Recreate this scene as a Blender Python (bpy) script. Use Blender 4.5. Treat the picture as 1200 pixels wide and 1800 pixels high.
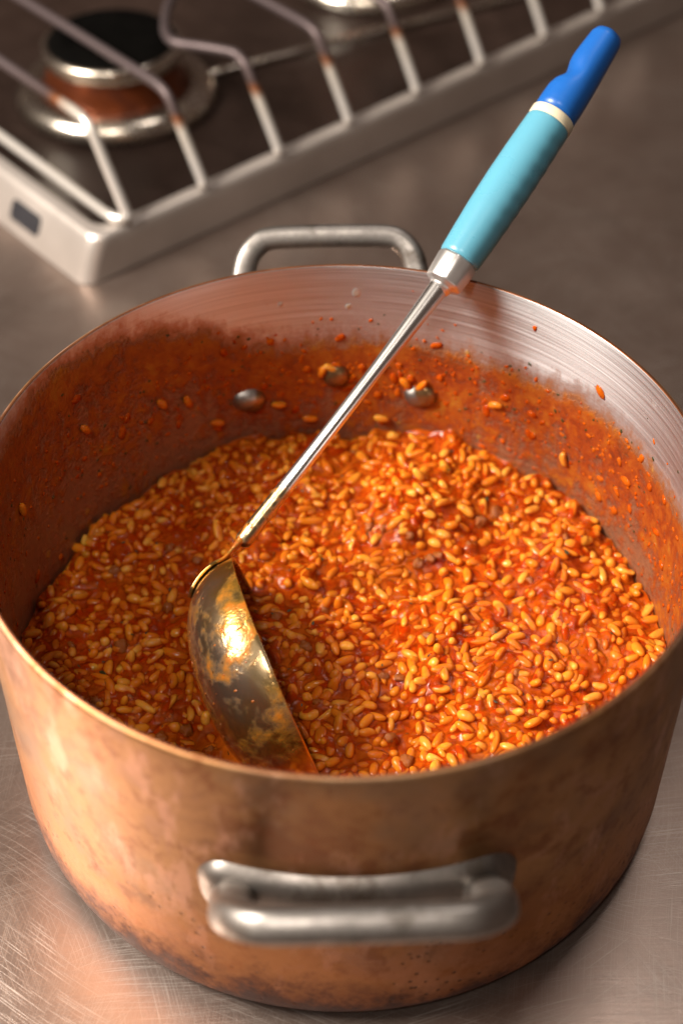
import bpy, math, random
import numpy as np
from mathutils import Vector, Matrix, noise as mnoise

for o in list(bpy.data.objects):
    bpy.data.objects.remove(o, do_unlink=True)
scene = bpy.context.scene
col = scene.collection
rnd = random.Random(7)
rng = np.random.default_rng(11)

# ------------------------------------------------------------------ camera
cam_d = bpy.data.cameras.new('camera')
cam = bpy.data.objects.new('camera', cam_d); col.objects.link(cam)
CAM = Vector((-0.0005, -0.4108, 0.5346))
FW = Vector((-0.0009, 0.7192, -0.6948)).normalized()
RT = Vector((1.0, 0.0051, 0.0040)); RT = (RT - RT.dot(FW) * FW).normalized()
UP = RT.cross(FW)
m = Matrix((RT, UP, -FW)).transposed().to_4x4(); m.translation = CAM
cam.matrix_world = m
cam_d.sensor_fit = 'VERTICAL'; cam_d.sensor_height = 36.0; cam_d.sensor_width = 24.0
cam_d.lens = 51.94
cam_d.clip_start = 0.02; cam_d.clip_end = 60
cam_d.dof.use_dof = True; cam_d.dof.focus_distance = 0.605; cam_d.dof.aperture_fstop = 5.0
scene.camera = cam

# ------------------------------------------------------------------ light
world = bpy.data.worlds.new('World'); scene.world = world; world.use_nodes = True
bg = world.node_tree.nodes['Background']
bg.inputs[0].default_value = (1.0, 0.63, 0.47, 1); bg.inputs[1].default_value = 0.07

def area(name, loc, target, power, sx, sy, colr):
    d = bpy.data.lights.new(name, 'AREA'); d.energy = power; d.shape = 'RECTANGLE'; d.size = sx; d.size_y = sy
    d.color = colr
    o = bpy.data.objects.new(name, d); col.objects.link(o); o.location = loc
    o.rotation_euler = (Vector(target) - Vector(loc)).to_track_quat('-Z', 'Y').to_euler()
    return o
area('key_lamp', (-1.00, -0.10, 1.02), (0, 0.0, 0.06), 50, 0.50, 0.50, (1.0, 0.91, 0.80))
area('overhead_fill_lamp', (0.45, 0.55, 1.95), (0.35, 0.35, 0.0), 4.5, 0.40, 0.22, (1.0, 0.91, 0.84))  # unseen lamp, added overhead to lighten the front of the counter
area('room_fill_lamp', (-0.25, -0.95, 1.75), (0.0, 0.1, 0.0), 11, 0.16, 0.16, (1.0, 0.90, 0.80))

scene.view_settings.view_transform = 'Standard'; scene.view_settings.look = 'None'
scene.view_settings.exposure = 0.03; scene.view_settings.gamma = 1.0
scene.view_settings.use_curve_mapping = False
scene.render.engine = 'CYCLES'
scene.cycles.use_denoising = True
scene.cycles.max_bounces = 8; scene.cycles.caustics_reflective = False; scene.cycles.caustics_refractive = False
scene.cycles.sample_clamp_indirect = 4.0

# ------------------------------------------------------------------ helpers
def link(o, parent=None):
    col.objects.link(o)
    if parent is not None: o.parent = parent
    return o

def mesh_obj(name, verts, faces, mat, parent=None, smooth=True, attrs=None):
    me = bpy.data.meshes.new(name)
    me.from_pydata([tuple(map(float, v)) for v in verts], [], [tuple(map(int, f)) for f in faces])
    me.update()
    if smooth: me.polygons.foreach_set('use_smooth', [True] * len(me.polygons))
    for k, vals in (attrs or {}).items():
        a = me.attributes.new(k, 'FLOAT', 'POINT'); a.data.foreach_set('value', np.asarray(vals, dtype=np.float32))
    if mat: me.materials.append(mat)
    return link(bpy.data.objects.new(name, me), parent)

def thing(name, label, cat, loc=(0, 0, 0), rz=0.0, group=None):
    o = bpy.data.objects.new(name, None); col.objects.link(o)
    o.empty_display_size = 0.02
    o.location = loc; o.rotation_euler = (0, 0, rz)
    o['label'] = label; o['category'] = cat
    if group: o['group'] = group
    return o

def lathe(profile, seg=128, closed=False):
    """profile (r,z) spun about Z"""
    V, F = [], []
    n = len(profile)
    for (r, z) in profile:
        for k in range(seg):
            a = 2 * math.pi * k / seg
            V.append((r * math.cos(a), r * math.sin(a), z))
    for i in range(n - 1 if not closed else n):
        j = (i + 1) % n
        for k in range(seg):
            k2 = (k + 1) % seg
            F.append((i * seg + k, i * seg + k2, j * seg + k2, j * seg + k))
    return V, F

def cap_lathe(profile, seg=64):
    V, F = lathe(profile, seg)
    F.append(tuple(reversed(range(seg))))
    L = (len(profile) - 1) * seg
    F.append(tuple(range(L, L + seg)))
    return V, F

def catmull(P, per=8):
    P = [Vector(p) for p in P]; out = []
    Q = [2 * P[0] - P[1]] + P + [2 * P[-1] - P[-2]]
    for i in range(1, len(Q) - 2):
        p0, p1, p2, p3 = Q[i - 1], Q[i], Q[i + 1], Q[i + 2]
        for k in range(per):
            t = k / per
            out.append(0.5 * ((2 * p1) + (-p0 + p2) * t + (2 * p0 - 5 * p1 + 4 * p2 - p3) * t * t + (-p0 + 3 * p1 - 3 * p2 + p3) * t ** 3))
    out.append(P[-1])
    return out

def tube(path, radius, seg=16, up=Vector((0, 0, 1)), flat=1.0, round_ends=True, sq=1.0):
    pw = lambda v: math.copysign(abs(v) ** sq, v)
    """radius: number or f(t, phi); flat: scale along the second axis"""
    path = [Vector(p) for p in path]; n = len(path)
    rf = radius if callable(radius) else (lambda t, a: radius)
    L = [0.0]
    for i in range(1, n): L.append(L[-1] + (path[i] - path[i - 1]).length)
    T = []
    for i in range(n):
        d = (path[min(i + 1, n - 1)] - path[max(i - 1, 0)]); T.append(d.normalized())
    x = up.cross(T[0]);
    if x.length < 1e-4: x = Vector((1, 0, 0)).cross(T[0])
    x.normalize()
    V, F, tt = [], [], []
    rings = []
    for i in range(n):
        x = (x - x.dot(T[i]) * T[i]).normalized(); y = T[i].cross(x)
        rings.append((path[i], x.copy(), y.copy(), L[i] / L[-1], 1.0))
    if round_ends:
        r0 = rf(0, 0); r1 = rf(1, 0)
        pre = [(path[0] - T[0] * r0 * math.sin(a) * .8, rings[0][1], rings[0][2], 0.0, math.cos(a)) for a in (1.45, 1.0, 0.5)]
        post = [(path[-1] + T[-1] * r1 * math.sin(a) * .8, rings[-1][1], rings[-1][2], 1.0, math.cos(a)) for a in (0.5, 1.0, 1.45)]
        rings = pre + rings + post
    for (c, x, y, t, s) in rings:
        for k in range(seg):
            a = 2 * math.pi * k / seg
            r = rf(t, a) * s
            V.append(c + x * (r * pw(math.cos(a))) + y * (r * flat * pw(math.sin(a)))); tt.append(t)
    N = len(rings)
    for i in range(N - 1):
        for k in range(seg):
            k2 = (k + 1) % seg
            F.append((i * seg + k, i * seg + k2, (i + 1) * seg + k2, (i + 1) * seg + k))
    F.append(tuple(reversed(range(seg)))); F.append(tuple(range((N - 1) * seg, N * seg)))
    return V, F, tt

def rounded_rect(u0, u1, w0, w1, r, per=6):
    pts = []
    for (cx, cy, a0) in ((u1 - r, w1 - r, 0), (u0 + r, w1 - r, 90), (u0 + r, w0 + r, 180), (u1 - r, w0 + r, 270)):
        for k in range(per + 1):
            a = math.radians(a0 + 90 * k / per)
            pts.append((cx + r * math.cos(a), cy + r * math.sin(a)))
    return pts

# ---- node helpers
class NT:
    def __init__(s, name):
        s.mat = bpy.data.materials.new(name); s.mat.use_nodes = True
        s.t = s.mat.node_tree; s.n = s.t.nodes
        s.b = s.n['Principled BSDF']
    def new(s, typ, **kw):
        n = s.n.new(typ)
        for k, v in kw.items(): setattr(n, k, v)
        return n
    def put(s, sock, v):
        if isinstance(v, bpy.types.NodeSocket): s.t.links.new(v, sock)
        else: sock.default_value = v
    def coords(s, kind='Object'):
        return s.new('ShaderNodeTexCoord').outputs[kind]
    def mapping(s, vec, scale=(1, 1, 1), rot=(0, 0, 0), loc=(0, 0, 0)):
        n = s.new('ShaderNodeMapping'); s.put(n.inputs['Vector'], vec)
        n.inputs['Scale'].default_value = scale; n.inputs['Rotation'].default_value = rot; n.inputs['Location'].default_value = loc
        return n.outputs[0]
    def noise(s, vec, scale, detail=4, rough=0.55, dist=0.0):
        n = s.new('ShaderNodeTexNoise'); s.put(n.inputs['Vector'], vec)
        n.inputs['Scale'].default_value = scale; n.inputs['Detail'].default_value = detail
        n.inputs['Roughness'].default_value = rough; n.inputs['Distortion'].default_value = dist
        return n.outputs['Fac']
    def voro(s, vec, scale, feature='F1', rand=1.0):
        n = s.new('ShaderNodeTexVoronoi', feature=feature); s.put(n.inputs['Vector'], vec)
        n.inputs['Scale'].default_value = scale; n.inputs['Randomness'].default_value = rand
        return n.outputs['Distance']
    def rng(s, v, a, b, c=0.0, d=1.0, smooth=False):
        n = s.new('ShaderNodeMapRange'); n.interpolation_type = 'SMOOTHSTEP' if smooth else 'LINEAR'
        s.put(n.inputs['Value'], v)
        for k, x in zip(('From Min', 'From Max', 'To Min', 'To Max'), (a, b, c, d)): s.put(n.inputs[k], x)
        return n.outputs[0]
    def math(s, op, a, b=0.0):
        n = s.new('ShaderNodeMath', operation=op); s.put(n.inputs[0], a); s.put(n.inputs[1], b); return n.outputs[0]
    def mix(s, f, a, b):
        n = s.new('ShaderNodeMix', data_type='RGBA'); s.put(n.inputs[0], f)
        s.put(n.inputs[6], a if isinstance(a, bpy.types.NodeSocket) else (*a, 1) if len(a) == 3 else a)
        s.put(n.inputs[7], b if isinstance(b, bpy.types.NodeSocket) else (*b, 1) if len(b) == 3 else b)
        return n.outputs[2]
    def fmix(s, f, a, b):
        n = s.new('ShaderNodeMix', data_type='FLOAT'); s.put(n.inputs[0], f); s.put(n.inputs[2], a); s.put(n.inputs[3], b); return n.outputs[0]
    def ramp(s, v, stops):
        n = s.new('ShaderNodeValToRGB'); s.put(n.inputs[0], v)
        e = n.color_ramp.elements
        e[0].position = stops[0][0]; e[0].color = (*stops[0][1], 1)
        e[1].position = 1.0; e[1].color = (*stops[-1][1], 1)
        for (p, c) in stops[1:-1]: x = e.new(p); x.color = (*c, 1)
        e[len(e) - 1].position = stops[-1][0]
        return n.outputs[0]
    def xyz(s, v):
        n = s.new('ShaderNodeSeparateXYZ'); s.put(n.inputs[0], v); return n.outputs
    def attr(s, name):
        n = s.new('ShaderNodeAttribute'); n.attribute_name = name; return n.outputs['Fac']
    def bump(s, h, strength=0.3, dist=0.001, normal=None):
        n = s.new('ShaderNodeBump'); n.inputs['Strength'].default_value = strength; n.inputs['Distance'].default_value = dist
        s.put(n.inputs['Height'], h)
        if normal is not None: s.put(n.inputs['Normal'], normal)
        return n.outputs[0]
    def set(s, **kw):
        names = dict(color='Base Color', rough='Roughness', metal='Metallic', normal='Normal', ior='IOR', sss='Subsurface Weight',
                     sssr='Subsurface Radius', ssss='Subsurface Scale', coat='Coat Weight', coatr='Coat Roughness', aniso='Anisotropic',
                     tangent='Tangent', spec='Specular IOR Level', emit='Emission Color', emits='Emission Strength')
        for k, v in kw.items():
            if isinstance(v, tuple) and len(v) == 3 and k in ('color', 'emit'): v = (*v, 1)
            s.put(s.b.inputs[names[k]], v)
        return s.mat

# ------------------------------------------------------------------ materials
def mat_counter():
    q = NT('scratched_steel'); c = q.coords()
    big = q.noise(c, 9, 5, .6)
    sc = None
    # families of scratches in several directions
    for k, (ang, dens, thr, wgt) in enumerate(((62, 3800, .60, .26), (118, 3200, .61, .26), (12, 3200, .60, .60), (155, 2800, .61, .44), (85, 3800, .60, .32), (37, 2400, .645, .36))):
        mv = q.mapping(c, scale=(1, 1, 1), rot=(0, 0, math.radians(-ang)), loc=(k * 1.37, k * .71, 0))
        wob = q.noise(mv, 6, 1, .4)
        w = q.new('ShaderNodeVectorMath', operation='ADD'); q.put(w.inputs[0], mv)
        cmb = q.new('ShaderNodeCombineXYZ'); q.put(cmb.inputs[1], q.math('MULTIPLY', wob, .05)); q.put(w.inputs[1], cmb.outputs[0])
        mv2 = q.mapping(w.outputs[0], scale=(26, dens, 1))
        nz = q.noise(mv2, 1.0, 1.5, .5)
        s_ = q.math('MULTIPLY', q.rng(nz, thr, thr + .05), wgt)
        s_ = q.math('MULTIPLY', s_, q.rng(q.noise(mv, 14, 2, .5), .38, .62))
        sc = s_ if sc is None else q.math('MAXIMUM', sc, s_)
    brush = q.noise(q.mapping(c, rot=(0, 0, math.radians(-62)), scale=(30, 1600, 1)), 1.0, 2, .6)
    smudge = q.noise(c, 30, 4, .65)
    colr = q.mix(q.rng(big, .3, .7), (.36, .262, .218), (.46, .35, .297))
    colr = q.mix(q.math('MULTIPLY', q.rng(smudge, .5, .75), .35), colr, (.29, .225, .185))
    colr = q.mix(q.math('MULTIPLY', q.rng(brush, .3, .7), .35), colr, (.33, .27, .235))
    colr = q.mix(q.math('MULTIPLY', sc, .9), colr, (.80, .75, .70))
    rough = q.math('ADD', q.rng(big, .3, .7, .25, .34), q.math('MULTIPLY', q.math('ADD', q.math('MULTIPLY', sc, .10), q.math('MULTIPLY', brush, .1)), 1.0))
    h = q.math('ADD', q.math('MULTIPLY', sc, -.6), q.math('MULTIPLY', brush, .35))
    return q.set(color=colr, metal=.92, rough=rough, normal=q.bump(h, .20, .0003))

def mat_copper():
    q = NT('tarnished_copper'); c = q.coords(); x, y, z = q.xyz(c)
    n1 = q.noise(c, 20, 6, .64, .5); n2 = q.noise(c, 85, 6, .70, .3); n3 = q.noise(q.mapping(c, scale=(1, 1, .45), loc=(2, 3, 1)), 60, 5, .66)
    n4 = q.noise(q.mapping(c, loc=(4, 4, 4)), 15, 5, .62); n5 = q.noise(c, 300, 4, .7)
    colr = q.ramp(n1, [(.36, (.23, .10, .042)), (.45, (.36, .175, .070)), (.54, (.43, .22, .090)), (.64, (.45, .24, .145))])
    colr = q.mix(q.rng(n2, .50, .62, 0, .65), colr, (.22, .070, .022))
    colr = q.mix(q.rng(n3, .53, .63, 0, .65), colr, (.60, .33, .22))
    colr = q.mix(q.rng(n4, .52, .64, 0, .55), colr, (.29, .19, .12))
    # heat stain creeping up from the base
    edge = q.math('ADD', z, q.math('MULTIPLY', q.math('SUBTRACT', n2, .5), .050))
    edge = q.math('ADD', edge, q.math('MULTIPLY', q.math('SUBTRACT', n1, .5), .070))
    edge = q.math('ADD', edge, q.math('MULTIPLY', q.math('SUBTRACT', n5, .5), .022))
    orange = q.rng(edge, .040, .075, 1, 0, True)
    colr = q.mix(q.math('MULTIPLY', orange, .48), colr, (.46, .15, .025))
    burn = q.rng(edge, .012, .040, 1, 0, True)
    colr = q.mix(q.math('MULTIPLY', burn, .85), colr, (.17, .048, .018))
    soot = q.rng(edge, .004, .024, 1, 0, True)
    colr = q.mix(q.math('MULTIPLY', soot, .9), colr, (.045, .018, .018))
    # pits and spots
    spot = q.rng(q.voro(c, 210), .12, .24, 1, 0)
    spot = q.math('MULTIPLY', spot, q.rng(q.noise(c, 40, 3), .46, .58))
    spot = q.math('MULTIPLY', spot, q.rng(z, .035, .085, 1, .12))
    colr = q.mix(q.math('MULTIPLY', spot, .85), colr, (.08, .026, .014))
    rough = q.math('ADD', q.rng(n1, .35, .65, .42, .58), q.math('MULTIPLY', burn, .12))
    metal = q.math('SUBTRACT', .80, q.math('MULTIPLY', burn, .25))
    fine = q.noise(q.mapping(c, scale=(1, 1, 4)), 420, 3, .6)
    h = q.math('ADD', q.math('MULTIPLY', n2, .5), q.math('ADD', q.math('MULTIPLY', fine, .25), q.math('MULTIPLY', spot, -.8)))
    return q.set(color=colr, metal=metal, rough=rough, normal=q.bump(h, .35, .0009))

def mat_lining():
    q = NT('sauce_stained_steel_lining'); c = q.coords(); x, y, z = q.xyz(c)
    tang = q.new('ShaderNodeTangent', direction_type='RADIAL', axis='Z').outputs[0]
    ang = q.math('ARCTAN2', y, x)
    cyl = q.new('ShaderNodeCombineXYZ'); q.put(cyl.inputs[0], q.math('MULTIPLY', ang, .137)); q.put(cyl.inputs[1], z)
    cv = cyl.outputs[0]
    lines = q.noise(q.mapping(cv, scale=(10, 1300, 1)), 1.0, 3, .65)
    n1 = q.noise(c, 36, 5, .65); n2 = q.noise(c, 150, 5, .72, .3); n3 = q.noise(c, 13, 3, .5); n4 = q.noise(q.mapping(c, loc=(5, 2, 1)), 420, 3, .7)
    runs = q.noise(q.mapping(cv, scale=(150, 16, 1)), 1.0, 4, .6)
    multi = q.math('ADD', q.math('ADD', q.math('MULTIPLY', q.math('SUBTRACT', runs, .5), .9), q.math('MULTIPLY', q.math('SUBTRACT', n1, .5), 1.0)), q.math('ADD', q.math('MULTIPLY', q.math('SUBTRACT', n2, .5), 1.2), q.math('MULTIPLY', q.math('SUBTRACT', n4, .5), .7)))
    steel = q.mix(q.rng(lines, .3, .7), (.46, .485, .51), (.72, .75, .785))
    left = q.rng(x, -.028, -.095, 0, 1, True)          # the left wall is smeared nearly up to the rim
    zz = q.math('SUBTRACT', q.math('ADD', z, q.math('MULTIPLY', q.math('SUBTRACT', n3, .5), .028)), q.math('MULTIPLY', left, .030))
    # thin translucent film below the tide line
    film = q.rng(q.math('ADD', q.rng(zz, .108, .140, 1.0, -1.0), q.math('MULTIPLY', multi, .8)), -.25, .55, 0, 1, True)
    # thick dried crust just under the tide line, thinner and patchy further down
    band = q.math('MULTIPLY', q.rng(zz, .055, .104, .10, .50), 1.0)
    band = q.math('SUBTRACT', band, q.math('MULTIPLY', q.rng(zz, .110, .130, 0, 1), 1.5))
    band = q.math('SUBTRACT', band, q.math('MULTIPLY', left, .05))
    crustm = q.rng(q.math('ADD', band, multi), -.06, .36, 0, 1, True)
    # separate dried drops above the tide
    dv = q.voro(q.mapping(c, scale=(1, 1, .8)), 120)
    drops = q.math('MULTIPLY', q.rng(q.math('ADD', dv, q.math('MULTIPLY', q.math('SUBTRACT', n4, .5), .25)), .14, .26, 1, 0), q.rng(q.noise(c, 52, 2), .53, .60))
    drops = q.math('MULTIPLY', drops, q.rng(z, .153, .135, 0, 1))
    filmc = q.mix(q.rng(n2, .35, .65), (.25, .080, .011), (.34, .115, .014))
    crustc = q.ramp(q.math('ADD', q.math('MULTIPLY', n2, .6), q.math('MULTIPLY', n1, .4)), [(.38, (.14, .016, .002)), (.47, (.26, .034, .003)), (.55, (.34, .070, .005)), (.66, (.40, .150, .014))])
    ochre = q.rng(zz, .104, .126, 0, 1, True)
    crustc = q.mix(q.math('MULTIPLY', ochre, .5), crustc, (.34, .15, .018))
    colr = q.mix(q.math('MULTIPLY', film, .9), steel, filmc)
    colr = q.mix(q.math('MULTIPLY', drops, .9), colr, (.42, .20, .03))
    colr = q.mix(q.math('MULTIPLY', crustm, .95), colr, crustc)
    metal = q.math('MULTIPLY', q.fmix(film, .95, .42), q.math('SUBTRACT', 1.0, q.math('MAXIMUM', crustm, q.math('MULTIPLY', drops, .9))))
    rough = q.fmix(crustm, q.fmix(film, q.rng(lines, .3, .7, .34, .48), .40), .34)
    h = q.math('ADD', q.math('MULTIPLY', lines, .10), q.math('MULTIPLY', q.math('MAXIMUM', crustm, drops), q.math('ADD', .4, q.math('ADD', n2, q.math('MULTIPLY', n4, .5)))))
    q.b.inputs['Anisotropic Rotation'].default_value = .25
    return q.set(color=colr, metal=metal, rough=rough, aniso=q.fmix(film, .8, .3), tangent=tang, normal=q.bump(h, .55, .0008))

def mat_rim():
    q = NT('rim_edge'); c = q.coords(); n = q.noise(c, 60, 4)
    return q.set(color=q.mix(n, (.10, .030, .015), (.40, .15, .06)), metal=.8, rough=.42)

def mat_cast(name='cast_handle_iron', tint=(.40, .37, .345)):
    q = NT(name); c = q.coords(); n = q.noise(c, 90, 5, .6); n2 = q.noise(c, 500, 2)
    d = tuple(v * .6 for v in tint)
    grime = q.rng(q.noise(c, 45, 5, .65), .54, .66, 0, .7)
    return q.set(color=q.mix(grime, q.mix(q.rng(n, .35, .65), tint, d), (.10, .075, .055)), metal=.95, rough=q.rng(n, .3, .7, .36, .50),
                 normal=q.bump(q.math('ADD', n, q.math('MULTIPLY', n2, .4)), .22, .0005))

def mat_rivet():
    q = NT('greasy_rivet'); c = q.coords(); n = q.noise(c, 300, 3)
    return q.set(color=q.mix(n, (.30, .20, .10), (.20, .10, .035)), metal=.8, rough=.28)

def mat_bowl():
    q = NT('sauce_filmed_ladle_steel'); c = q.coords()
    n1 = q.noise(q.mapping(c, scale=(1, 1, 1.6)), 34, 5, .60, .6); n2 = q.noise(c, 150, 4, .6, .4); n3 = q.noise(q.mapping(c, loc=(3, 1, 2)), 30, 3, .55)
    film = q.mix(q.rng(n3, .38, .62), (.52, .42, .30), (.56, .33, .06))
    m1 = q.math('ADD', n1, q.math('MULTIPLY', q.math('SUBTRACT', n2, .5), .45))
    smear = q.rng(m1, .46, .60, 0, 1, True)
    thick = q.rng(m1, .56, .68, 0, 1, True)
    specks = q.math('MULTIPLY', q.rng(q.voro(c, 230), .10, .17, 1, 0), q.rng(n1, .50, .58))
    colr = q.mix(q.math('MULTIPLY', smear, .85), film, (.50, .20, .022))
    colr = q.mix(thick, colr, q.mix(q.rng(n2, .35, .65), (.34, .065, .004), (.42, .13, .010)))
    colr = q.mix(q.math('MULTIPLY', specks, .7), colr, (.10, .035, .01))
    metal = q.math('SUBTRACT', .95, q.math('ADD', q.math('MULTIPLY', smear, .30), q.math('MULTIPLY', thick, .55)))
    h = q.math('ADD', q.math('MULTIPLY', smear, .35), q.math('ADD', q.math('MULTIPLY', thick, .5), q.math('MULTIPLY', n2, .18)))
    return q.set(color=colr, metal=metal, rough=q.fmix(thick, .21, .28), normal=q.bump(h, .35, .0007))

def mat_shaft():
    q = NT('ladle_shaft_steel'); c = q.coords(); n = q.noise(c, 120, 4, .65); n2 = q.noise(c, 420, 3)
    s = q.attr('sauce')
    msk = q.rng(q.math('ADD', s, q.math('MULTIPLY', q.math('SUBTRACT', n, .5), .5)), .45, .6, 0, 1, True)
    sp = q.math('MULTIPLY', msk, q.rng(n2, .55, .66))
    colr = q.mix(msk, (.80, .77, .74), (.48, .36, .20)); colr = q.mix(sp, colr, (.38, .13, .02))
    return q.set(color=colr, metal=q.math('SUBTRACT', 1.0, q.math('MULTIPLY', sp, .8)), rough=q.fmix(msk, .27, .30), normal=q.bump(q.math('MULTIPLY', msk, n2), .3, .0005))

def mat_plastic(name, c0, rough=.38):
    q = NT(name); c = q.coords(); n = q.noise(c, 60, 4); n2 = q.noise(c, 900, 2)
    d = tuple(v * .86 for v in c0)
    return q.set(color=q.mix(n, c0, d), rough=q.rng(n, .3, .7, rough - .05, rough + .07), normal=q.bump(n2, .06, .0003), sss=.08, sssr=(.003, .004, .005), ssss=.3)

def mat_collar():
    q = NT('brushed_aluminium_collar'); c = q.coords(); n = q.noise(c, 180, 4)
    return q.set(color=q.mix(n, (.84, .82, .80), (.66, .63, .61)), metal=.85, rough=.33, normal=q.bump(n, .15, .0005))

def mat_rice():
    q = NT('cooked_rice'); g = q.new('ShaderNodeNewGeometry').outputs['Position']
    r = q.attr('tone'); pr = q.attr('proud')          # tone: each grain's own paleness; proud: how far it stands out of the sauce
    n = q.noise(g, 230, 4, .65); nb = q.noise(g, 60, 3, .6); n9 = q.noise(g, 900, 3, .6)
    colr = q.ramp(r, [(0, (.62, .155, .007)), (.4, (.70, .215, .011)), (.75, (.78, .29, .022)), (1, (.84, .41, .06))])
    lim = q.math('ADD', q.math('MULTIPLY', q.math('SUBTRACT', n, .5), 2.4), q.math('MULTIPLY', q.math('SUBTRACT', nb, .5), 2.2))
    coat = q.rng(q.math('SUBTRACT', pr, lim), -.4, 1.5, .95, .16, True)
    colr = q.mix(coat, colr, q.mix(n, (.46, .062, .003), (.58, .15, .009)))
    return q.set(color=colr, rough=q.rng(n, .3, .7, .12, .26), ior=1.36, spec=.42, sss=.45, sssr=(.0035, .0014, .0003), ssss=1.0, normal=q.bump(q.math('ADD', q.math('MULTIPLY', n9, .25), q.math('MULTIPLY', n, 1.0)), .3, .0006))

def mat_sauce(name='tomato_sauce', clear=True):
    """red sauce, translucent where it only films the rice"""
    q = NT(name); g = q.new('ShaderNodeNewGeometry').outputs['Position']
    n = q.noise(g, 150, 5, .68); nb = q.noise(g, 30, 3, .5); n3 = q.noise(g, 700, 4, .7)
    colr = q.mix(q.rng(n, .36, .62), (.33, .030, .0015), (.50, .085, .004))
    colr = q.mix(q.rng(nb, .45, .65, 0, .55), colr, (.53, .125, .007))
    fleck = q.math('MULTIPLY', q.rng(q.voro(g, 260), .08, .13, 1, 0), q.rng(q.noise(g, 60, 2), .54, .60))
    colr = q.mix(fleck, colr, (.04, .03, .008))
    h = q.math('ADD', q.math('MULTIPLY', n, .9), q.math('MULTIPLY', n3, .10))
    m_ = q.set(color=colr, rough=q.rng(nb, .3, .7, .05, .11), ior=1.33, spec=.45 if clear else .24, sss=.08, sssr=(.002, .0004, .0001), ssss=1.0, normal=q.bump(h, .45, .0010))
    if clear:
        tr = q.new('ShaderNodeBsdfTransparent'); tr.inputs[0].default_value = (.97, .52, .14, 1)
        mx = q.new('ShaderNodeMixShader')
        op = q.math('ADD', q.math('MULTIPLY', q.attr('thick'), .52), q.rng(n, .35, .65, .26, .44))
        q.put(mx.inputs[0], op); q.put(mx.inputs[1], tr.outputs[0]); q.put(mx.inputs[2], q.b.outputs[0])
        q.put(q.n['Material Output'].inputs['Surface'], mx.outputs[0])
    return m_

def mat_simple(name, c0, c1, scale=80, rough=.4, metal=0.0, bump=.2, bd=.0006, spec=.5):
    q = NT(name); q.set(spec=spec); g = q.coords(); n = q.noise(g, scale, 5, .62)
    return q.set(color=q.mix(q.rng(n, .3, .7), c0, c1), rough=q.rng(n, .3, .7, max(rough - .06, .03), rough + .08), metal=metal, normal=q.bump(n, bump, bd))

def mat_rod():
    q = NT('heat_tinted_wire'); c = q.coords(); n = q.noise(c, 70, 4); h = q.attr('scorch')
    f = q.math('ADD', h, q.math('MULTIPLY', q.math('SUBTRACT', n, .5), .16))
    colr = q.ramp(f, [(.0, (.74, .70, .66)), (.40, (.70, .64, .56)), (.52, (.30, .10, .03)), (.62, (.10, .070, .068)), (1, (.115, .088, .090))])
    return q.set(color=colr, metal=q.rng(h, .4, .7, .55, .6), rough=q.rng(h, .3, .7, .30, .5))

M = dict(counter=mat_counter(), copper=mat_copper(), lining=mat_lining(), rim=mat_rim(), cast=mat_cast(), plate=mat_cast('dark_handle_plate_iron', (.27, .245, .225)), rivet=mat_rivet(),
         bowl=mat_bowl(), shaft=mat_shaft(), lblue=mat_plastic('light_blue_plastic', (.115, .37, .50), .28), dblue=mat_plastic('dark_blue_plastic', (.012, .12, .46), .33),
         cream=mat_plastic('cream_plastic', (.80, .72, .52), .4), collar=mat_collar(), rice=mat_rice(), sauce=mat_sauce(), thick_sauce=mat_sauce('thick_tomato_sauce', False),
         mince=mat_simple('minced_meat', (.26, .060, .009), (.42, .115, .014), 260, .24, 0, .5),
         herb=mat_simple('herb_leaf', (.015, .022, .006), (.05, .055, .014), 200, .3),
         hob=mat_simple('hob_stainless_steel', (.52, .465, .425), (.59, .535, .495), 14, .36, .62, .05),
         well=mat_simple('burnt_brown_hob_well', (.030, .018, .014), (.055, .034, .027), 22, .34, .0, .12, spec=.3),
         ring=mat_simple('burner_ring_aluminium', (.72, .68, .62), (.60, .52, .42), 40, .25, 1.0, .1),
         burnt=mat_simple('burnt_burner_collar', (.22, .050, .012), (.06, .016, .010), 60, .33, .5, .3),
         cap=mat_simple('black_burner_cap', (.0012, .0011, .001), (.003, .0026, .0022), 60, .8, spec=.03),
         slot=mat_simple('black_slot', (.02, .02, .025), (.03, .03, .035), 60, .4),
         rod=mat_rod())

# ------------------------------------------------------------------ counter
def grid_sheet(x0, x1, y0, y1, z):
    return [(x0, y0, z), (x1, y0, z), (x1, y1, z), (x0, y1, z)], [(0, 1, 2, 3)]
V, F = grid_sheet(-3, 3, -3, 4, 0.0)
o = mesh_obj('counter', V, F, M['counter'], smooth=False); o['kind'] = 'structure'
o['label'] = 'scratched brushed steel counter under the pot and the hob'; o['category'] = 'counter'

# ------------------------------------------------------------------ gas hob (local axes: x along its front edge, y away from it)
HR = math.radians(41.757)
hob = thing('gas_hob', 'blurred stainless steel gas hob with dark brown well, behind the pot', 'hob', (-0.165, 0.350, 0), HR)
U1, W1 = 0.78, 0.62
rings = []
for (z, il, iw) in ((0.0005, -.004, -.012), (.010, .000, -.0115), (.020, .0045, -.0112), (.0265, .0075, -.0108), (.0292, .0092, -.0096), (.030, .0115, -.0075),
                    (.030, .0175, -.0015), (.0285, .019, .000), (.0225, .0200, .0012)):
    rings.append([(x, y, z) for (x, y) in rounded_rect(il, U1 - (il + .004), iw, W1 - (iw + .012), .010)])
V = [v for r in rings[:7] for v in r]; n = len(rings[0]); F = []
for i in range(6):
    for k in range(n): F.append((i * n + k, i * n + (k + 1) % n, (i + 1) * n + (k + 1) % n, (i + 1) * n + k))
mesh_obj('body', V, F, M['hob'], hob)
V = [v for r in rings[6:] for v in r]; F = []
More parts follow.
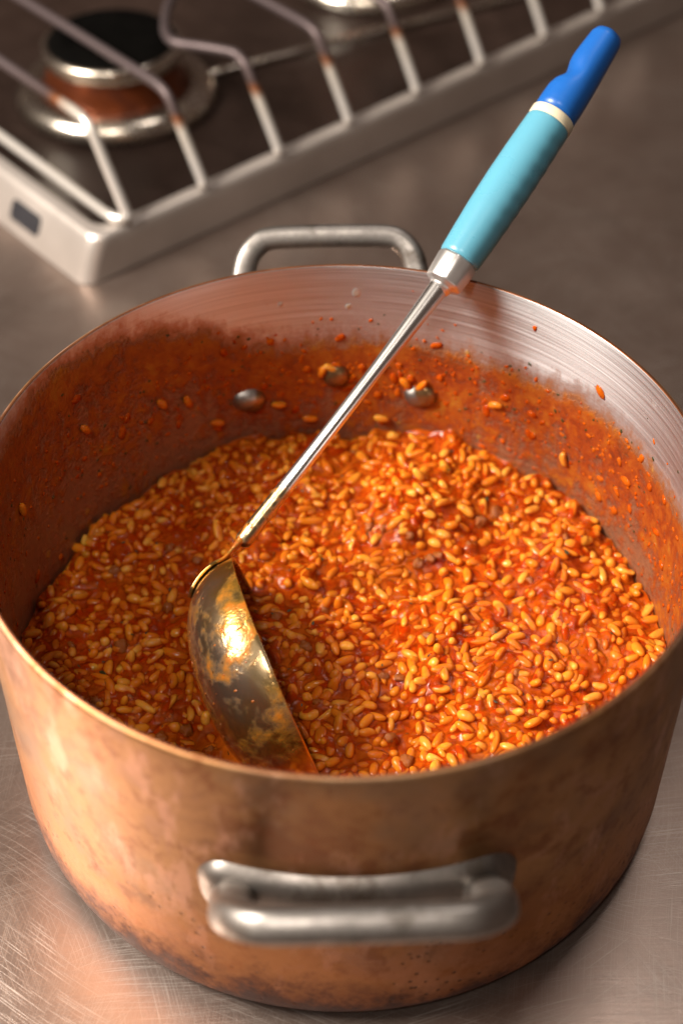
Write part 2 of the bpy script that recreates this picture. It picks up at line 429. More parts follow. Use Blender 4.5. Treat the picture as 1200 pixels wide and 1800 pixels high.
for i in range(2):
    for k in range(n): F.append((i * n + k, i * n + (k + 1) % n, (i + 1) * n + (k + 1) % n, (i + 1) * n + k))
F.append(tuple(range(2 * n, 3 * n)))
mesh_obj('well', V, F, M['well'], hob)
# slot in the side panel: a dark plug with a rim
pts = rounded_rect(.044, .076, .0085, .0205, .003, 4)
V = [(-.0046 + (z * .45) + dx, y, z) for dx in (-.0006, .004) for (y, z) in pts]; n = len(pts)
F = [(k, (k + 1) % n, n + (k + 1) % n, n + k) for k in range(n)] + [tuple(range(n))]
mesh_obj('side_slot', V, F, M['slot'], hob, smooth=False)
# pressed strip across the well
a, b = Vector((.18, .120, .0262)), Vector((.56, .034, .0262))
V, F, _ = tube([a.lerp(b, k / 12) for k in range(13)], .0042, 10, flat=.6)
mesh_obj('divider_strip', V, F, M['ring'], hob)

def burner(cx, cy):
    root = bpy.data.objects.new('burner', None); link(root, hob); root.location = (cx, cy, 0)
    V, F = lathe([(.069, .0245), (.0695, .027), (.067, .033), (.062, .0365), (.056, .0375), (.051, .036), (.049, .033)], 96)
    mesh_obj('burner_ring', V, F, M['ring'], root)
    V, F = lathe([(.050, .030), (.049, .036), (.0465, .046), (.0455, .0555)], 96)
    mesh_obj('burner_collar', V, F, M['burnt'], root)
    V, F = lathe([(.0462, .055), (.0485, .0585), (.0480, .064), (.0455, .0665), (.0435, .066), (.043, .064)], 96)
    mesh_obj('crown_ring', V, F, M['ring'], root)
    V, F = cap_lathe([(.0440, .060), (.0439, .0655), (.0425, .0675), (.030, .0680)], 72)
    mesh_obj('burner_cap', V, F, M['cap'], root)
burner(.128, .136)
burner(.392, .165)

# wire grate standing on the hob
grate = thing('wire_grate', 'wire pan grate with bent heat-tinted rods standing on the gas hob', 'grate', (-0.165, 0.350, 0), HR)
def rod(path, per=8, heat=True, r=.0034):
    P = catmull(path, per)
    V, F, tt = tube(P, r, 14)
    if heat:   # heat by distance from the burners: the tips stay bright
        hv = [min(1, max(0, (v[2] - .046) / .045)) if v[1] < .03 else 1.0 for v in V]
        if path[0][0] < .05: hv = [min(1, max(0, (v[1] + .002) / .11)) for v in V]
    else: hv = [0.1] * len(V)
    return mesh_obj('rod', V, F, M['rod'], grate, attrs={'scorch': hv})
tipu = (.035, .0932, .1551, .216, .279, .3421, .4077, .470, .532)
for i, u in enumerate(tipu):
    z0 = .0336
    head = [(u, -.0085, z0), (u, -.001, .0455), (u, .010, .0625), (u, .0195, .0775), (u, .025, .0830), (u, .033, .0855)]
    if i in (2, 5):
        s = -1 if i == 2 else 1
        tail = [(u + s * .004, .041, .0862), (u + s * .012, .055, .0862), (u + s * .0195, .067, .0862), (u + s * .0205, .076, .0862), (u + s * .014, .090, .0862), (u - s * .004, .112, .0862), (u - s * .03, .140, .0862), (u - s * .04, .20, .0862), (u - s * .04, .33, .0862)]
    else:
        tail = [(u, .050, .0862), (u, .10, .0866), (u, .18, .0868), (u, .33, .0862)]
    rod(head + tail)
rod([(.0335, -.0085, .0336), (.030, -.006, .0336), (.0275, .002, .0336), (.0275, .02, .0336), (.0285, .10, .0336), (.029, .24, .0336), (.029, .5, .0336)], heat=False)
rod([(.02, .33, .0795), (.20, .33, .0795), (.40, .33, .0795), (.57, .33, .0795)], heat=False)
V, F, tt = tube(catmull([(.029, .5, .0336), (.029, .47, .05), (.029, .40, .078), (.029, .33, .0795)], 8), .0034, 12)
mesh_obj('rod', V, F, M['rod'], grate, attrs={'scorch': [0.2] * len(V)})

# ------------------------------------------------------------------ pot
R, H = .140, .157
pot = thing('copper_pot', 'round tarnished copper saucepan with two loop handles, full of risotto', 'pot', (0, 0, 0), math.radians(2.4))
prof = [(.0005, .0006), (.10, .0006), (.128, .0006), (.1325, .0014), (.1362, .0035), (.1385, .007), (.1396, .012), (.1400, .018)]
prof += [(.1400, .018 + (.1545 - .018) * k / 12) for k in range(1, 13)] + [(.1398, .1561), (.1393, .1568), (.1387, .1570)]
V, F = lathe(prof, 220)
mesh_obj('copper_wall', V, F, M['copper'], pot)
V, F = lathe([(.1387, .1570), (.1383, .1572), (.1379, .1572), (.1376, .1569)], 220)
mesh_obj('rim_edge', V, F, M['rim'], pot)
V, F = lathe([(.1376, .1569), (.13745, .1567), (.1374, .1563)] + [(.1374, .1565 - (.1565 - .016) * k / 14) for k in range(1, 15)] + [(.1365, .010), (.133, .006), (.128, .005), (.0005, .005)], 220)
mesh_obj('steel_lining', V, F, M['lining'], pot)

def plate_mesh(sgn):
    """curved mounting plate with rounded ends on the wall; sgn -1 front, +1 back"""
    V, F = [], []
    nc, nr_ = 64, 13
    for j in range(nc + 1):
        t = -math.cos(math.pi * j / nc); s = .057 * t
        over = max(0, abs(s) - .0440)
        hz = .0142 * math.sqrt(max(0.0, 1 - (over / .0131) ** 2)) + .0004
        for i in range(nr_):
            v = -math.cos(math.pi * i / (nr_ - 1))
            r = .1398 + .0066 * (1 - abs(v) ** 5) * max(0.0, 1 - abs(t) ** 14)
            a = s / .140
            V.append((r * math.sin(a), sgn * r * math.cos(a), .0885 + hz * v))
    for j in range(nc):
        for i in range(nr_ - 1):
            a = j * nr_ + i; F.append((a, a + nr_, a + nr_ + 1, a + 1))
    return V, F
gp = [(-.0415, .1338, .0855), (-.0425, .1415, .0930), (-.0428, .1520, .1080), (-.0420, .1640, .1240), (-.0392, .1735, .1360), (-.0335, .1790, .1415), (-.027, .1808, .1432), (-.013, .1812, .1436), (0, .1813, .1437)]
gp = gp + [(-x, e, z) for (x, e, z) in reversed(gp[:-1])]
for sgn in (-1, 1):
    hd = bpy.data.objects.new('handle', None); link(hd, pot)
    wall = lambda x: math.sqrt(.1400 ** 2 - x * x)
    path = [(x, sgn * e, z) for (x, e, z) in gp]
    fr = lambda t, a, k=(.0066 if sgn < 0 else .0056): k + .0022 * max(0, 1 - t / .10) + .0022 * max(0, 1 - (1 - t) / .10)
    V, F, _ = tube(catmull(path, 6), fr, 28, flat=.88, sq=.72)
    mesh_obj('grip', V, F, M['cast'], hd)
    V, F = plate_mesh(sgn)
    mesh_obj('mounting_plate', V, F, M['plate'], hd)
# rivet heads on the inside, below the far handle
rp = [(math.sin(a) * .0064, math.cos(a) * .0040) for a in [math.pi / 2 * k / 6 for k in range(6, -1, -1)]]
for (x, z) in ((-.0379, .0848), (.0016, .0950), (.0432, .0875)):
    V, F = cap_lathe([(max(r, .0002), h) for (r, h) in rp], 24)
    a = math.atan2(math.sqrt(.1374 ** 2 - x * x), x)
    o = mesh_obj('rivet', V, F, M['rivet'], pot)
    nrm = Vector((-math.cos(a), -math.sin(a), 0))
    o.rotation_mode = 'QUATERNION'; o.rotation_quaternion = nrm.to_track_quat('Z', 'Y'); o.location = (.1375 * math.cos(a), .1375 * math.sin(a), z)

# ------------------------------------------------------------------ ladle
BC = Vector((-.0259, -.0145, .0582)); BN = Vector((.917, .2931, .2706)).normalized(); BR, BD, EXP = .0521, .0331, 2.4
AT = Vector((-.0466, .0228, .0881)); HB = Vector((.0450, .1202, .1655)); HE = Vector((.1177, .2088, .236))
ladle = thing('ladle', 'steel ladle with light and dark blue plastic grip, leaning in the risotto pot', 'ladle', (BC.x, BC.y, 0))
LO = Vector((BC.x, BC.y, 0))
e1 = Vector((0, 0, 1)).cross(BN).normalized(); e2 = BN.cross(e1)
V, F, seg = [], [], 96
def bowl_ring(s, off):
    a = s * math.pi / 2
    ca, sa = math.cos(a), math.sin(a)
    rr = (BR + off) * max(ca, 0) ** (2 / EXP); zz = -(BD + off) * sa ** (2 / EXP)
    return rr, zz
prof = [bowl_ring((k / 26) ** 1.3, 0) for k in range(26)] + [(.0006, -BD)]
inner = [bowl_ring((k / 26) ** 1.3, -.0011) for k in range(26)] + [(.0006, -BD + .0011)]
full = list(reversed(prof)) + [(BR - .0002, .0005), (BR - .0009, .0005)] + inner
for (r, z) in full:
    for k in range(seg):
        a = 2 * math.pi * k / seg
        V.append(BC - LO + e1 * (r * math.cos(a)) + e2 * (r * math.sin(a)) + BN * z)
for i in range(len(full) - 1):
    for k in range(seg):
        F.append((i * seg + k, i * seg + (k + 1) % seg, (i + 1) * seg + (k + 1) % seg, (i + 1) * seg + k))
mesh_obj('bowl', V, F, M['bowl'], ladle)
hd = (HB - AT).normalized()
# flattened tongue riveted to the outside of the bowl, passing into the round shaft
adir = (AT - BC); adir = (adir - adir.dot(BN) * BN).normalized()
tang = adir.cross(BN).normalized()
tp = []
for s in (.42, .34, .26, .18, .10, .03):
    rr, zz = bowl_ring(s, .0012); tp.append(BC + adir * rr + BN * zz)
tp += [AT + adir * .0022 + hd * .004, AT + adir * .0020 + hd * .009, AT + adir * .0016 + hd * .015]
P = catmull([p - LO for p in tp], 5)
V, F = [], []
sg = 16
for i, p_ in enumerate(P):
    t = i / (len(P) - 1)
    T_ = (P[min(i + 1, len(P) - 1)] - P[max(i - 1, 0)]).normalized()
    x_ = tang; y_ = T_.cross(x_).normalized()
    w_ = .0072 - .0036 * min(1, max(0, (t - .45) / .4)); h_ = .0011 + .0022 * max(0, (t - .72) / .28)
    if t < .12: w_ *= .55 + .45 * math.sin(t / .12 * math.pi / 2)
    for k in range(sg):
        a = 2 * math.pi * k / sg
        V.append(p_ + x_ * (w_ * math.copysign(abs(math.cos(a)) ** .7, math.cos(a))) + y_ * (h_ * math.copysign(abs(math.sin(a)) ** .7, math.sin(a))))
for i in range(len(P) - 1):
    for k in range(sg): F.append((i * sg + k, i * sg + (k + 1) % sg, (i + 1) * sg + (k + 1) % sg, (i + 1) * sg + k))
F.append(tuple(reversed(range(sg)))); F.append(tuple(range((len(P) - 1) * sg, len(P) * sg)))
mesh_obj('tongue', V, F, M['bowl'], ladle)
s0 = AT + adir * .0012 + hd * .0085; s1 = HB - hd * .004
bend = Vector((0.0006, -.0010, .0008))
P = [s0.lerp(s1, k / 40) + bend * math.sin(math.pi * min(1, k / 40)) - LO for k in range(41)]
fr = lambda t, a: .0038 - .0007 * min(1, t / .35) + (.0016 * max(0, (t - .62) / .38) ** 1.3)
V, F, tt = tube(P, fr, 24, round_ends=True)
mesh_obj('shaft', V, F, M['shaft'], ladle, attrs={'sauce': [max(0, min(1, 1.15 - t * 3.1)) for t in tt]})

ax = (HE - HB).normalized(); GL = (HE - HB).length
gx = (RT - RT.dot(ax) * ax).normalized(); gy = ax.cross(gx).normalized()     # gx: one side of the grip, gy: across it
def grip_part(name, s_list, rfun, mat, cap0=True, cap1=True, sg=40):
    V, F = [], []
    for s in s_list:
        for k in range(sg):
            a = 2 * math.pi * k / sg
            r = rfun(s, a)
            V.append(HB - LO + ax * s + gx * (r * math.cos(a)) + gy * (r * math.sin(a)))
    n = len(s_list)
    for i in range(n - 1):
        for k in range(sg): F.append((i * sg + k, i * sg + (k + 1) % sg, (i + 1) * sg + (k + 1) % sg, (i + 1) * sg + k))
    if cap0: F.append(tuple(reversed(range(sg))))
    if cap1: F.append(tuple(range((n - 1) * sg, n * sg)))
    return mesh_obj(name, V, F, mat, ladle)
def interp(x, pts):
    return float(np.interp(x, [p[0] for p in pts], [p[1] for p in pts]))
lin = lambda a, b, n: [a + (b - a) * k / (n - 1) for k in range(n)]
cpts = [(-.0095, .0044), (-.0072, .0054), (-.0064, .0058), (-.0060, .0078), (-.0054, .0084), (-.0046, .0086), (.0056, .0093), (.0066, .0092)]
grip_part('collar', [p[0] for p in cpts], lambda s, a: interp(s, cpts) * (1 - .045 * abs(math.sin(4 * a)) ** 1.5), M['collar'])
bpts = [(.0064, .0082), (.0070, .0091), (.0085, .0095), (.018, .0100), (.032, .0106), (.048, .01085), (.062, .0107), (.074, .0104), (.0792, .0102), (.0802, .0098)]
def lb(s, a):
    r = interp(s, bpts)
    side = max(0, math.cos(a + .35)) ** 5
    w = math.sin((s - .02) / .0078 * 2 * math.pi)
    fade = min(1, max(0, (s - .018) / .012)) * min(1, max(0, (.079 - s) / .006))
    return r + side * fade * (.00016 * (abs(w) ** .8 * (1 if w > 0 else -1)) - .0003)
grip_part('grip', lin(.0064, .0802, 150), lb, M['lblue'], sg=56)
kpts = [(.0800, .0092), (.0803, .0101), (.0808, .0103), (.0840, .0103), (.0845, .0100), (.0848, .0092)]
grip_part('cream_band', [p[0] for p in kpts], lambda s, a: interp(s, kpts), M['cream'])
dpts = [(.0846, .0090), (.0850, .0098), (.090, .0099), (.100, .0096), (.112, .0088), (.122, .0081), (.127, .0077), (.1292, .0068), (.1302, .0052), (.1307, .0028)]
def db(s, a):
    r = interp(s, dpts)
    side = max(0, -math.cos(a - .25)) ** 1.5
    bite = math.exp(-((s - .1045) / .0050) ** 2) if s > .0985 else math.exp(-((s - .0985) / .0018) ** 2) * math.exp(-((.0985 - .1045) / .0050) ** 2)
    bite2 = min(1, max(0, (s - .099) / .006)) * .0008
    return r - side * (bite * .0026 + bite2)
grip_part('end_cap', [.0846, .0850] + lin(.088, .127, 80) + [.1292, .1302, .1307], db, M['dblue'], sg=56)

# ------------------------------------------------------------------ risotto
ris = thing('risotto', 'orange-red tomato risotto with plump rice grains filling the copper pot', 'risotto', (0, 0, 0))
RI = .1366
N = 471; XS = np.linspace(-.138, .138, N); dx = XS[1] - XS[0]
GX, GY = np.meshgrid(XS, XS, indexing='xy'); GR = np.hypot(GX, GY)
def smooth_noise(sigma, seed):
    r = np.random.default_rng(seed).normal(size=(N, N))
    k = np.fft.fftfreq(N, d=dx); KX, KY = np.meshgrid(k, k)
    g = np.exp(-2 * (math.pi * sigma) ** 2 * (KX ** 2 + KY ** 2))
    f = np.real(np.fft.ifft2(np.fft.fft2(r) * g)); return (f - f.mean()) / f.std()
def blur(a, sigma):
    k = np.fft.fftfreq(N, d=dx); KX, KY = np.meshgrid(k, k)
    g = np.exp(-2 * (math.pi * sigma) ** 2 * (KX ** 2 + KY ** 2))
    return np.real(np.fft.ifft2(np.fft.fft2(a) * g))
base = .0535 + .006 * GY / .137 + .0015 * GX / .137 + .0020 * smooth_noise(.020, 1) + .0014 * smooth_noise(.008, 2)
base += .0050 * np.exp(-((GX - .03) ** 2 + (GY - .125) ** 2) / (2 * .035 ** 2))           # heap against the far wall
bx, by, bz = BC; nx, ny, nz = BN
# the ladle has pushed a hollow into the risotto on its outer side
pit = np.exp(-(((GX + .060) / .020) ** 2 + ((GY + .050) / .034) ** 2))
base -= .010 * pit
base -= .004 * np.exp(-(((GX - .018) / .013) ** 2 + ((GY + .012) / .03) ** 2))
def bil(A, x, y):
    fx = (x + .138) / dx; fy = (y + .138) / dx
    i = int(min(max(fx, 0), N - 2)); j = int(min(max(fy, 0), N - 2)); u = fx - i; v = fy - j
    return (A[j, i] * (1 - u) + A[j, i + 1] * u) * (1 - v) + (A[j + 1, i] * (1 - u) + A[j + 1, i + 1] * u) * v

def bowl_sd(p):
    """rough distance to the ladle's shell: <0 inside it"""
    d = p - BC; z = -d.dot(BN); r = (d + BN * z).length
    if z < -.004: return .05
    v = ((r / BR) ** EXP + (max(z, 0) / BD) ** EXP) ** (1 / EXP)
    return (v - 1) * .042

# unit grain variants
def grain_verts(seed, nu=11, nv=6):
    r = random.Random(seed); V = []
    bend = r.uniform(-.14, .14); egg = r.uniform(-.16, .16); dent = r.uniform(.05, .30); blunt = r.uniform(.74, .98); dp = r.uniform(0, 6.28)
    tw = r.uniform(-.2, .2)
    V.append((-1, 0, bend * 0)); 
    for j in range(1, nv + 1):
        t = math.pi * j / (nv + 1); x = -math.cos(t); rad = math.sin(t) ** blunt
        for i in range(nu):
            a = 2 * math.pi * i / nu
            rr = rad * (1 + egg * x) * (1 - dent * max(0, math.cos(a - dp)) ** 3 * (1 - x * x))
            V.append((x, rr * math.cos(a) + bend * 2.2 * (x * x - .4) + tw * x * .3, rr * math.sin(a)))
    V.append((1, 0, 0))
    return np.array(V)
def grain_faces(nu=11, nv=6):
    F = [(0, 1 + (i + 1) % nu, 1 + i) for i in range(nu)]
    for j in range(nv - 1):
        for i in range(nu):
            a = 1 + j * nu + i; b = 1 + j * nu + (i + 1) % nu
            F.append((a, b, b + nu, a + nu))
    L = 1 + (nv - 1) * nu; e = 1 + nv * nu
    F += [(L + i, L + (i + 1) % nu, e) for i in range(nu)]
    return F
GF = grain_faces(); GV = [grain_verts(100 + k) for k in range(16)]

cell = {}
grains = []       # (pos, rot matrix, half sizes, variant)
def near(x, y, dmin):
    i, j = int(x / .004 + 100), int(y / .004 + 100)
    for a in (-1, 0, 1):
        for b in (-1, 0, 1):
            for (u, v) in cell.get((i + a, j + b), ()):
                if (u - x) ** 2 + (v - y) ** 2 < dmin * dmin: return True
    return False
sparse = smooth_noise(.010, 5)
tries = 0
while tries < 60000 and len(grains) < 3100:
    tries += 1
    a = rnd.uniform(0, 2 * math.pi); r = math.sqrt(rnd.random()) * .1350
    x, y = r * math.cos(a), r * math.sin(a)
    if near(x, y, .0023 + rnd.random() * .0014): continue
    sp = bil(sparse, x, y)
    if sp < -.75 and rnd.random() < .75: continue
    zz = bil(base, x, y)
    h = (.0046 + rnd.gauss(0, .0007), .00232 + rnd.gauss(0, .00025), .00215 + rnd.gauss(0, .00022))
    if rnd.random() < .12: h = (h[0] * rnd.uniform(.5, .75), h[1] * rnd.uniform(.85, 1.0), h[2] * .9)      # broken grains
    lift = rnd.gauss(.0000, .0012) - (.0010 if sp < -.6 else -.0004 if sp > .7 else 0)
    pos = Vector((x, y, zz + lift))
    if abs(bowl_sd(pos)) < .0030: continue
    yaw = rnd.uniform(0, math.pi * 2) ; pit_ = rnd.gauss(0, .28); 
    if rnd.random() < .07: pit_ = rnd.choice((-1, 1)) * rnd.uniform(.7, 1.3)
    rot = Matrix.Rotation(yaw, 3, 'Z') @ Matrix.Rotation(pit_, 3, 'Y') @ Matrix.Rotation(rnd.uniform(0, 6.28), 3, 'X')
    cell.setdefault((int(x / .004 + 100), int(y / .004 + 100)), []).append((x, y))
    grains.append((pos, rot, h, rnd.randrange(16)))
# lumps of minced meat
lumps = []
k = 0
while len(lumps) < 64 and k < 3000:
    k += 1
    a = rnd.uniform(0, 2 * math.pi); r = math.sqrt(rnd.random()) * .130; x, y = r * math.cos(a), r * math.sin(a)
    p_ = Vector((x, y, bil(base, x, y) + rnd.uniform(.0002, .0016)))
    if abs(bowl_sd(p_)) < .007: continue
    lumps.append((p_, rnd.uniform(.0022, .0040)))

# height of the grain tops, then the sauce drapes between and partly over them
T = base - .0016
def splat(x, y, z, yaw, ha, hb, hc):
    rad = max(ha, hb) + .001
    i0, i1 = int((x - rad + .138) / dx), int((x + rad + .138) / dx) + 2
    j0, j1 = int((y - rad + .138) / dx), int((y + rad + .138) / dx) + 2
    i0, j0, i1, j1 = max(i0, 0), max(j0, 0), min(i1, N), min(j1, N)
    if i1 <= i0 or j1 <= j0: return
    X = GX[j0:j1, i0:i1] - x; Y = GY[j0:j1, i0:i1] - y
    c, s = math.cos(yaw), math.sin(yaw)
    u = (X * c + Y * s) / ha; v = (-X * s + Y * c) / hb
    q = 1 - u * u - v * v
    Z = np.where(q > 0, z + hc * np.sqrt(np.maximum(q, 0)), -1)
    T[j0:j1, i0:i1] = np.maximum(T[j0:j1, i0:i1], Z)
for (p_, rot, h, v) in grains:
    d = rot @ Vector((1, 0, 0)); flat = max(.35, math.hypot(d.x, d.y))
    splat(p_.x, p_.y, p_.z, math.atan2(d.y, d.x), h[0] * flat, h[1], h[2] + abs(d.z) * .0016)
for (p_, s) in lumps: splat(p_.x, p_.y, p_.z, 0, s, s, s * .7)
S = base - .0004 + .88 * (blur(T, .0026) - base + .0004)
S = np.maximum(S, blur(T, .0009) - .00055 + .00060 * smooth_noise(.0032, 8))
S += .00024 * smooth_noise(.0014, 9) + .00010 * smooth_noise(.0008, 10)
S += .0016 * np.clip((GR - .1335) / .0032, 0, 1) ** 2 * (1 + .8 * smooth_noise(.004, 12))
DX, DY, DZ = GX - BC.x, GY - BC.y, S - BC.z          # sauce creeps up where it meets the ladle
zb = -(DX * BN.x + DY * BN.y + DZ * BN.z)
rb = np.sqrt(np.maximum(0, DX ** 2 + DY ** 2 + DZ ** 2 - zb ** 2))
sd = (((rb / BR) ** EXP + (np.maximum(zb, 0) / BD) ** EXP) ** (1 / EXP) - 1) * .042
S += .0024 * np.clip((zb - .004) / .008, 0, 1) * np.exp(-(sd / .0032) ** 2) * (1 + .4 * smooth_noise(.004, 21))
# polar rim so that the sheet ends cleanly on the wall
nr, na = 210, 640
V = [(0, 0, bil(S, 0, 0))]; F = []
for i in range(1, nr + 1):
    r = RI * i / nr
    for k in range(na):
        a = 2 * math.pi * k / na; x, y = r * math.cos(a), r * math.sin(a)
        V.append((x, y, bil(S, x, y)))
for k in range(na): F.append((0, 1 + k, 1 + (k + 1) % na))
for i in range(nr - 1):
    for k in range(na):
        a = 1 + i * na + k; b = 1 + i * na + (k + 1) % na
        F.append((a, b, b + na, a + na))
mesh_obj('sauce', V, F, M['sauce'], ris, attrs={'thick': [min(1, max(0, (v[2] - bil(T, v[0], v[1])) / .0016)) for v in V]})
V = [(0, 0, bil(S, 0, 0) - .003)]; F = []; nr, na = 60, 160
for i in range(1, nr + 1):
    r = RI * i / nr
    for k in range(na):
        a = 2 * math.pi * k / na; x, y = r * math.cos(a), r * math.sin(a)
        V.append((x, y, bil(S, x, y) - .003))
for k in range(na): F.append((0, 1 + k, 1 + (k + 1) % na))
for i in range(nr - 1):
    for k in range(na):
        a = 1 + i * na + k; b = 1 + i * na + (k + 1) % na
        F.append((a, b, b + na, a + na))
mesh_obj('sauce_bed', V, F, M['thick_sauce'], ris)

# the 300 grains that show largest are parts, the rest one mass
def score(g):
    p_, rot, h, v = g
    d = p_ - CAM; depth = d.dot(FW)
    if bowl_sd(p_) < 0: return -1
    ndc_x = abs(d.dot(RT) / depth) / (600 / 2597); ndc_y = d.dot(UP) / depth * 2597
    if ndc_x > .98 or p_.y < -.060: return -1
    ladle_hide = 1.0
    proud = p_.z + h[2] - bil(S, p_.x, p_.y)
    return min(max(proud, 0), .0022) * h[0] / depth ** 2 * ladle_hide
order = sorted(range(len(grains)), key=lambda i: -score(grains[i]))
top = set(order[:278])
def add_grain(p_, rot, h, v, proud=None):
    W_ = (GV[v] * np.array(h)) @ np.array(rot).T + np.array(p_)
    pv = [(w[2] - bil(S, w[0], w[1])) * 1000 for w in W_] if proud is None else [proud] * len(W_)
    o = mesh_obj('rice_grain', GV[v] * np.array(h), GF, M['rice'], ris, attrs={'proud': pv, 'tone': [rnd.random()] * len(W_)})
    o.matrix_local = Matrix.Translation(p_) @ rot.to_4x4()
    return o
RV, RF, off, pv, tv = [], [], 0, [], []
for i, (p_, rot, h, v) in enumerate(grains):
    if i in top: add_grain(p_, rot, h, v); continue
    A = GV[v] * np.array(h); A = A @ np.array(rot).T + np.array(p_)
    pv += [(w[2] - bil(S, w[0], w[1])) * 1000 for w in A]; tv += [rnd.random()] * len(A)
    RV.append(A); RF += [tuple(off + q for q in f) for f in GF]; off += len(A)
RV = np.concatenate(RV)
o = mesh_obj('rice', RV, RF, M['rice'], ris, attrs={'proud': pv, 'tone': tv}); o['kind'] = 'stuff'

# grains stuck to the wall
def on_wall(x, y, z, lift=.0):
    a = math.atan2(y, x); r = .1374 - lift
    n_ = Vector((-math.cos(a), -math.sin(a), 0)); t_ = Vector((-math.sin(a), math.cos(a), 0))
    return Vector((r * math.cos(a), r * math.sin(a), z)), n_, t_
stuck = [(-.0725, .1157, .0966, 1.3), (-.0065, .1364, .1005, .6), (-.0105, .1364, .0985, 1.9), (.0699, .1173, .0941, -.35), (.0288, .133, .0935, .9), (-.1332, .0299, .1092, 1.5),
         (-.0833, .1082, .1011, 1.0), (-.0314, .1328, .0809, .2), (.0179, .1353, .0703, .1), (-.0166, .1355, .0700, .2), (.036, .130, .094, 2.2), (-.060, .122, .078, .4), (-.1129, .0767, .1126, 1.0), (.100, .092, .083, 1.2)]
for k, (x, y, z, an) in enumerate(stuck):
    p_, n_, t_ = on_wall(x, y, z, .0013)
    ax_ = t_ * math.cos(an) + Vector((0, 0, 1)) * math.sin(an); by_ = n_.cross(ax_)
    add_grain(p_, Matrix((ax_, by_, n_)).transposed(), (.0038, .0019, .0017), k % 16, proud=rnd.uniform(.5, 1.1))

def blob_mesh(items, mat, name, parent, rough=.25, seed=3):
    """items: (centre, axis x, axis y, axis z) half-size vectors"""
    rr = random.Random(seed); V, F, off = [], [], 0
    nu, nv = 8, 4
    for (c, ax_, ay_, az_) in items:
        ring = [(0, 0, 1.0)]
        pts = [c + az_]
        for j in range(1, nv + 1):
            t = math.pi * .62 * j / nv
            for i in range(nu):
                a = 2 * math.pi * i / nu; k_ = 1 + rr.uniform(-rough, rough)
                pts.append(c + ax_ * (math.sin(t) * math.cos(a) * k_) + ay_ * (math.sin(t) * math.sin(a) * k_) + az_ * math.cos(t))
        V += pts
        F += [(off, off + 1 + i, off + 1 + (i + 1) % nu) for i in range(nu)]
        for j in range(nv - 1):
            for i in range(nu):
                a = off + 1 + j * nu + i; b = off + 1 + j * nu + (i + 1) % nu
                F.append((a, a + nu, b + nu, b))
        off += len(pts)
    return mesh_obj(name, V, F, mat, parent)
items = []
for k in range(760):
    a = rnd.gauss(1.35, .85); z = min(.146, max(.058, rnd.gauss(.094, .016)))
    if math.sin(a) < -.35: continue
    p_, n_, t_ = on_wall(math.cos(a), math.sin(a), z)
    s = rnd.uniform(.0003, .0009) * (2.4 if rnd.random() < .14 else 1); an = rnd.uniform(0, 3)
    ax_ = (t_ * math.cos(an) + Vector((0, 0, 1)) * math.sin(an)); ay_ = n_.cross(ax_)
    items.append((p_, ax_ * s * rnd.uniform(1, 1.9), ay_ * s, n_ * s * .55))
o = blob_mesh(items, M['thick_sauce'], 'sauce_splatter', ris); o['kind'] = 'stuff'
items = []
for k in range(170):
    a = rnd.gauss(1.6, .95); z = min(.138, max(.062, rnd.gauss(.098, .018)))
    if math.sin(a) < -.35: continue
    p_, n_, t_ = on_wall(math.cos(a), math.sin(a), z)
    s = rnd.uniform(.0003, .0008); an = rnd.uniform(0, 3)
    ax_ = (t_ * math.cos(an) + Vector((0, 0, 1)) * math.sin(an)); ay_ = n_.cross(ax_)
    items.append((p_, ax_ * s * 1.4, ay_ * s, n_ * s * .35))
o = blob_mesh(items, M['herb'], 'herb_specks', ris, seed=5); o['kind'] = 'stuff'

# minced meat crumbs and herb leaves lying in the sauce
def lump_mesh(seed):
    r = random.Random(seed); off3 = Vector((r.uniform(0, 50), r.uniform(0, 50), r.uniform(0, 50)))
    V, F = [], []
    nu, nv = 16, 9
    for j in range(nv + 1):
        t = math.pi * j / nv
        for i in range(nu):
            a = 2 * math.pi * i / nu
            d = Vector((math.sin(t) * math.cos(a), math.sin(t) * math.sin(a), math.cos(t)))
            k_ = 1 + .38 * mnoise.noise(d * 1.6 + off3) + .22 * mnoise.noise(d * 4 + off3)
            V.append(d * k_)
    for j in range(nv):
        for i in range(nu):
            F.append((j * nu + i, (j + 1) * nu + i, (j + 1) * nu + (i + 1) % nu, j * nu + (i + 1) % nu))
    me = bpy.data.meshes.new('mince_crumb'); me.from_pydata([tuple(v) for v in V], [], F); me.update()
    me.polygons.foreach_set('use_smooth', [True] * len(me.polygons)); me.materials.append(M['mince']); return me
lm = [lump_mesh(k) for k in range(8)]
for k, (p_, s) in enumerate(lumps):
    o = bpy.data.objects.new('mince_crumb', lm[k % 8]); link(o, ris)
    o.location = p_; o.rotation_euler = (rnd.uniform(0, 6), rnd.uniform(0, 6), rnd.uniform(0, 6)); o.scale = (s, s * rnd.uniform(.7, 1), s * rnd.uniform(.55, .85))
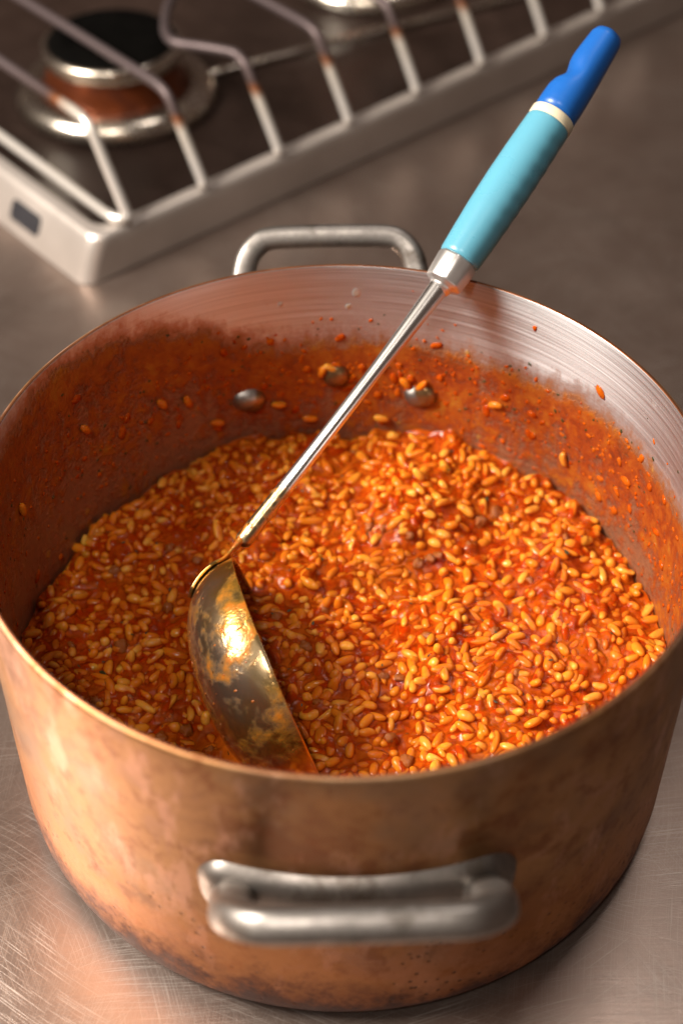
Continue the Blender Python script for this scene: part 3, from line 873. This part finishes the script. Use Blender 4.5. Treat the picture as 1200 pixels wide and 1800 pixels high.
leaf = bpy.data.meshes.new('herb_leaf')
LV = [(-1, 0, 0), (-.4, .5, .12), (.3, .42, .05), (1, 0, .15), (.35, -.45, .1), (-.45, -.4, -.05), (0, 0, .18)]
LV2 = LV + [(x, y, z - .16) for (x, y, z) in LV]
LF = [(6, k, (k + 1) % 6) for k in range(6)] + [(13, 7 + (k + 1) % 6, 7 + k) for k in range(6)] + [(k, 7 + k, 7 + (k + 1) % 6, (k + 1) % 6) for k in range(6)]
leaf.from_pydata(LV2, [], LF); leaf.update(); leaf.materials.append(M['herb'])
nl = 0
while nl < 130:
    a = rnd.uniform(0, 2 * math.pi); r = math.sqrt(rnd.random()) * .131; x, y = r * math.cos(a), r * math.sin(a)
    p_ = Vector((x, y, max(bil(S, x, y), bil(T, x, y)) + .0002))
    if abs(bowl_sd(p_)) < .003: continue
    o = bpy.data.objects.new('herb_leaf', leaf); link(o, ris); s = rnd.uniform(.0006, .0013) * (1.8 if rnd.random() < .06 else 1)
    o.location = p_; o.rotation_euler = (rnd.gauss(0, .3), rnd.gauss(0, .3), rnd.uniform(0, 6)); o.scale = (s, s * rnd.uniform(.5, 1), s * .6)
    nl += 1

# bits of sauce clinging to the outside of the ladle's bowl
items = []
for k in range(75):
    sv = rnd.uniform(.03, .85); ph = rnd.uniform(0, 2 * math.pi)
    rr, zz = bowl_ring(sv, 0); ru, zu = bowl_ring(sv + .01, 0)
    rad = e1 * math.cos(ph) + e2 * math.sin(ph)
    tg = (rad * (ru - rr) + BN * (zu - zz)).normalized(); sd_ = rad.cross(BN).normalized()
    n_ = tg.cross(sd_).normalized()
    if n_.dot(rad - BN) < 0: n_ = -n_
    p_ = BC + rad * rr + BN * zz - LO
    s_ = rnd.uniform(.0002, .0006) * (2.4 if rnd.random() < .12 else 1)
    items.append((p_, tg * s_ * rnd.uniform(1, 2.2), sd_ * s_, n_ * s_ * .4))
o = blob_mesh(items, M['mince'], 'sauce_bits', ladle, seed=9); o['kind'] = 'stuff'
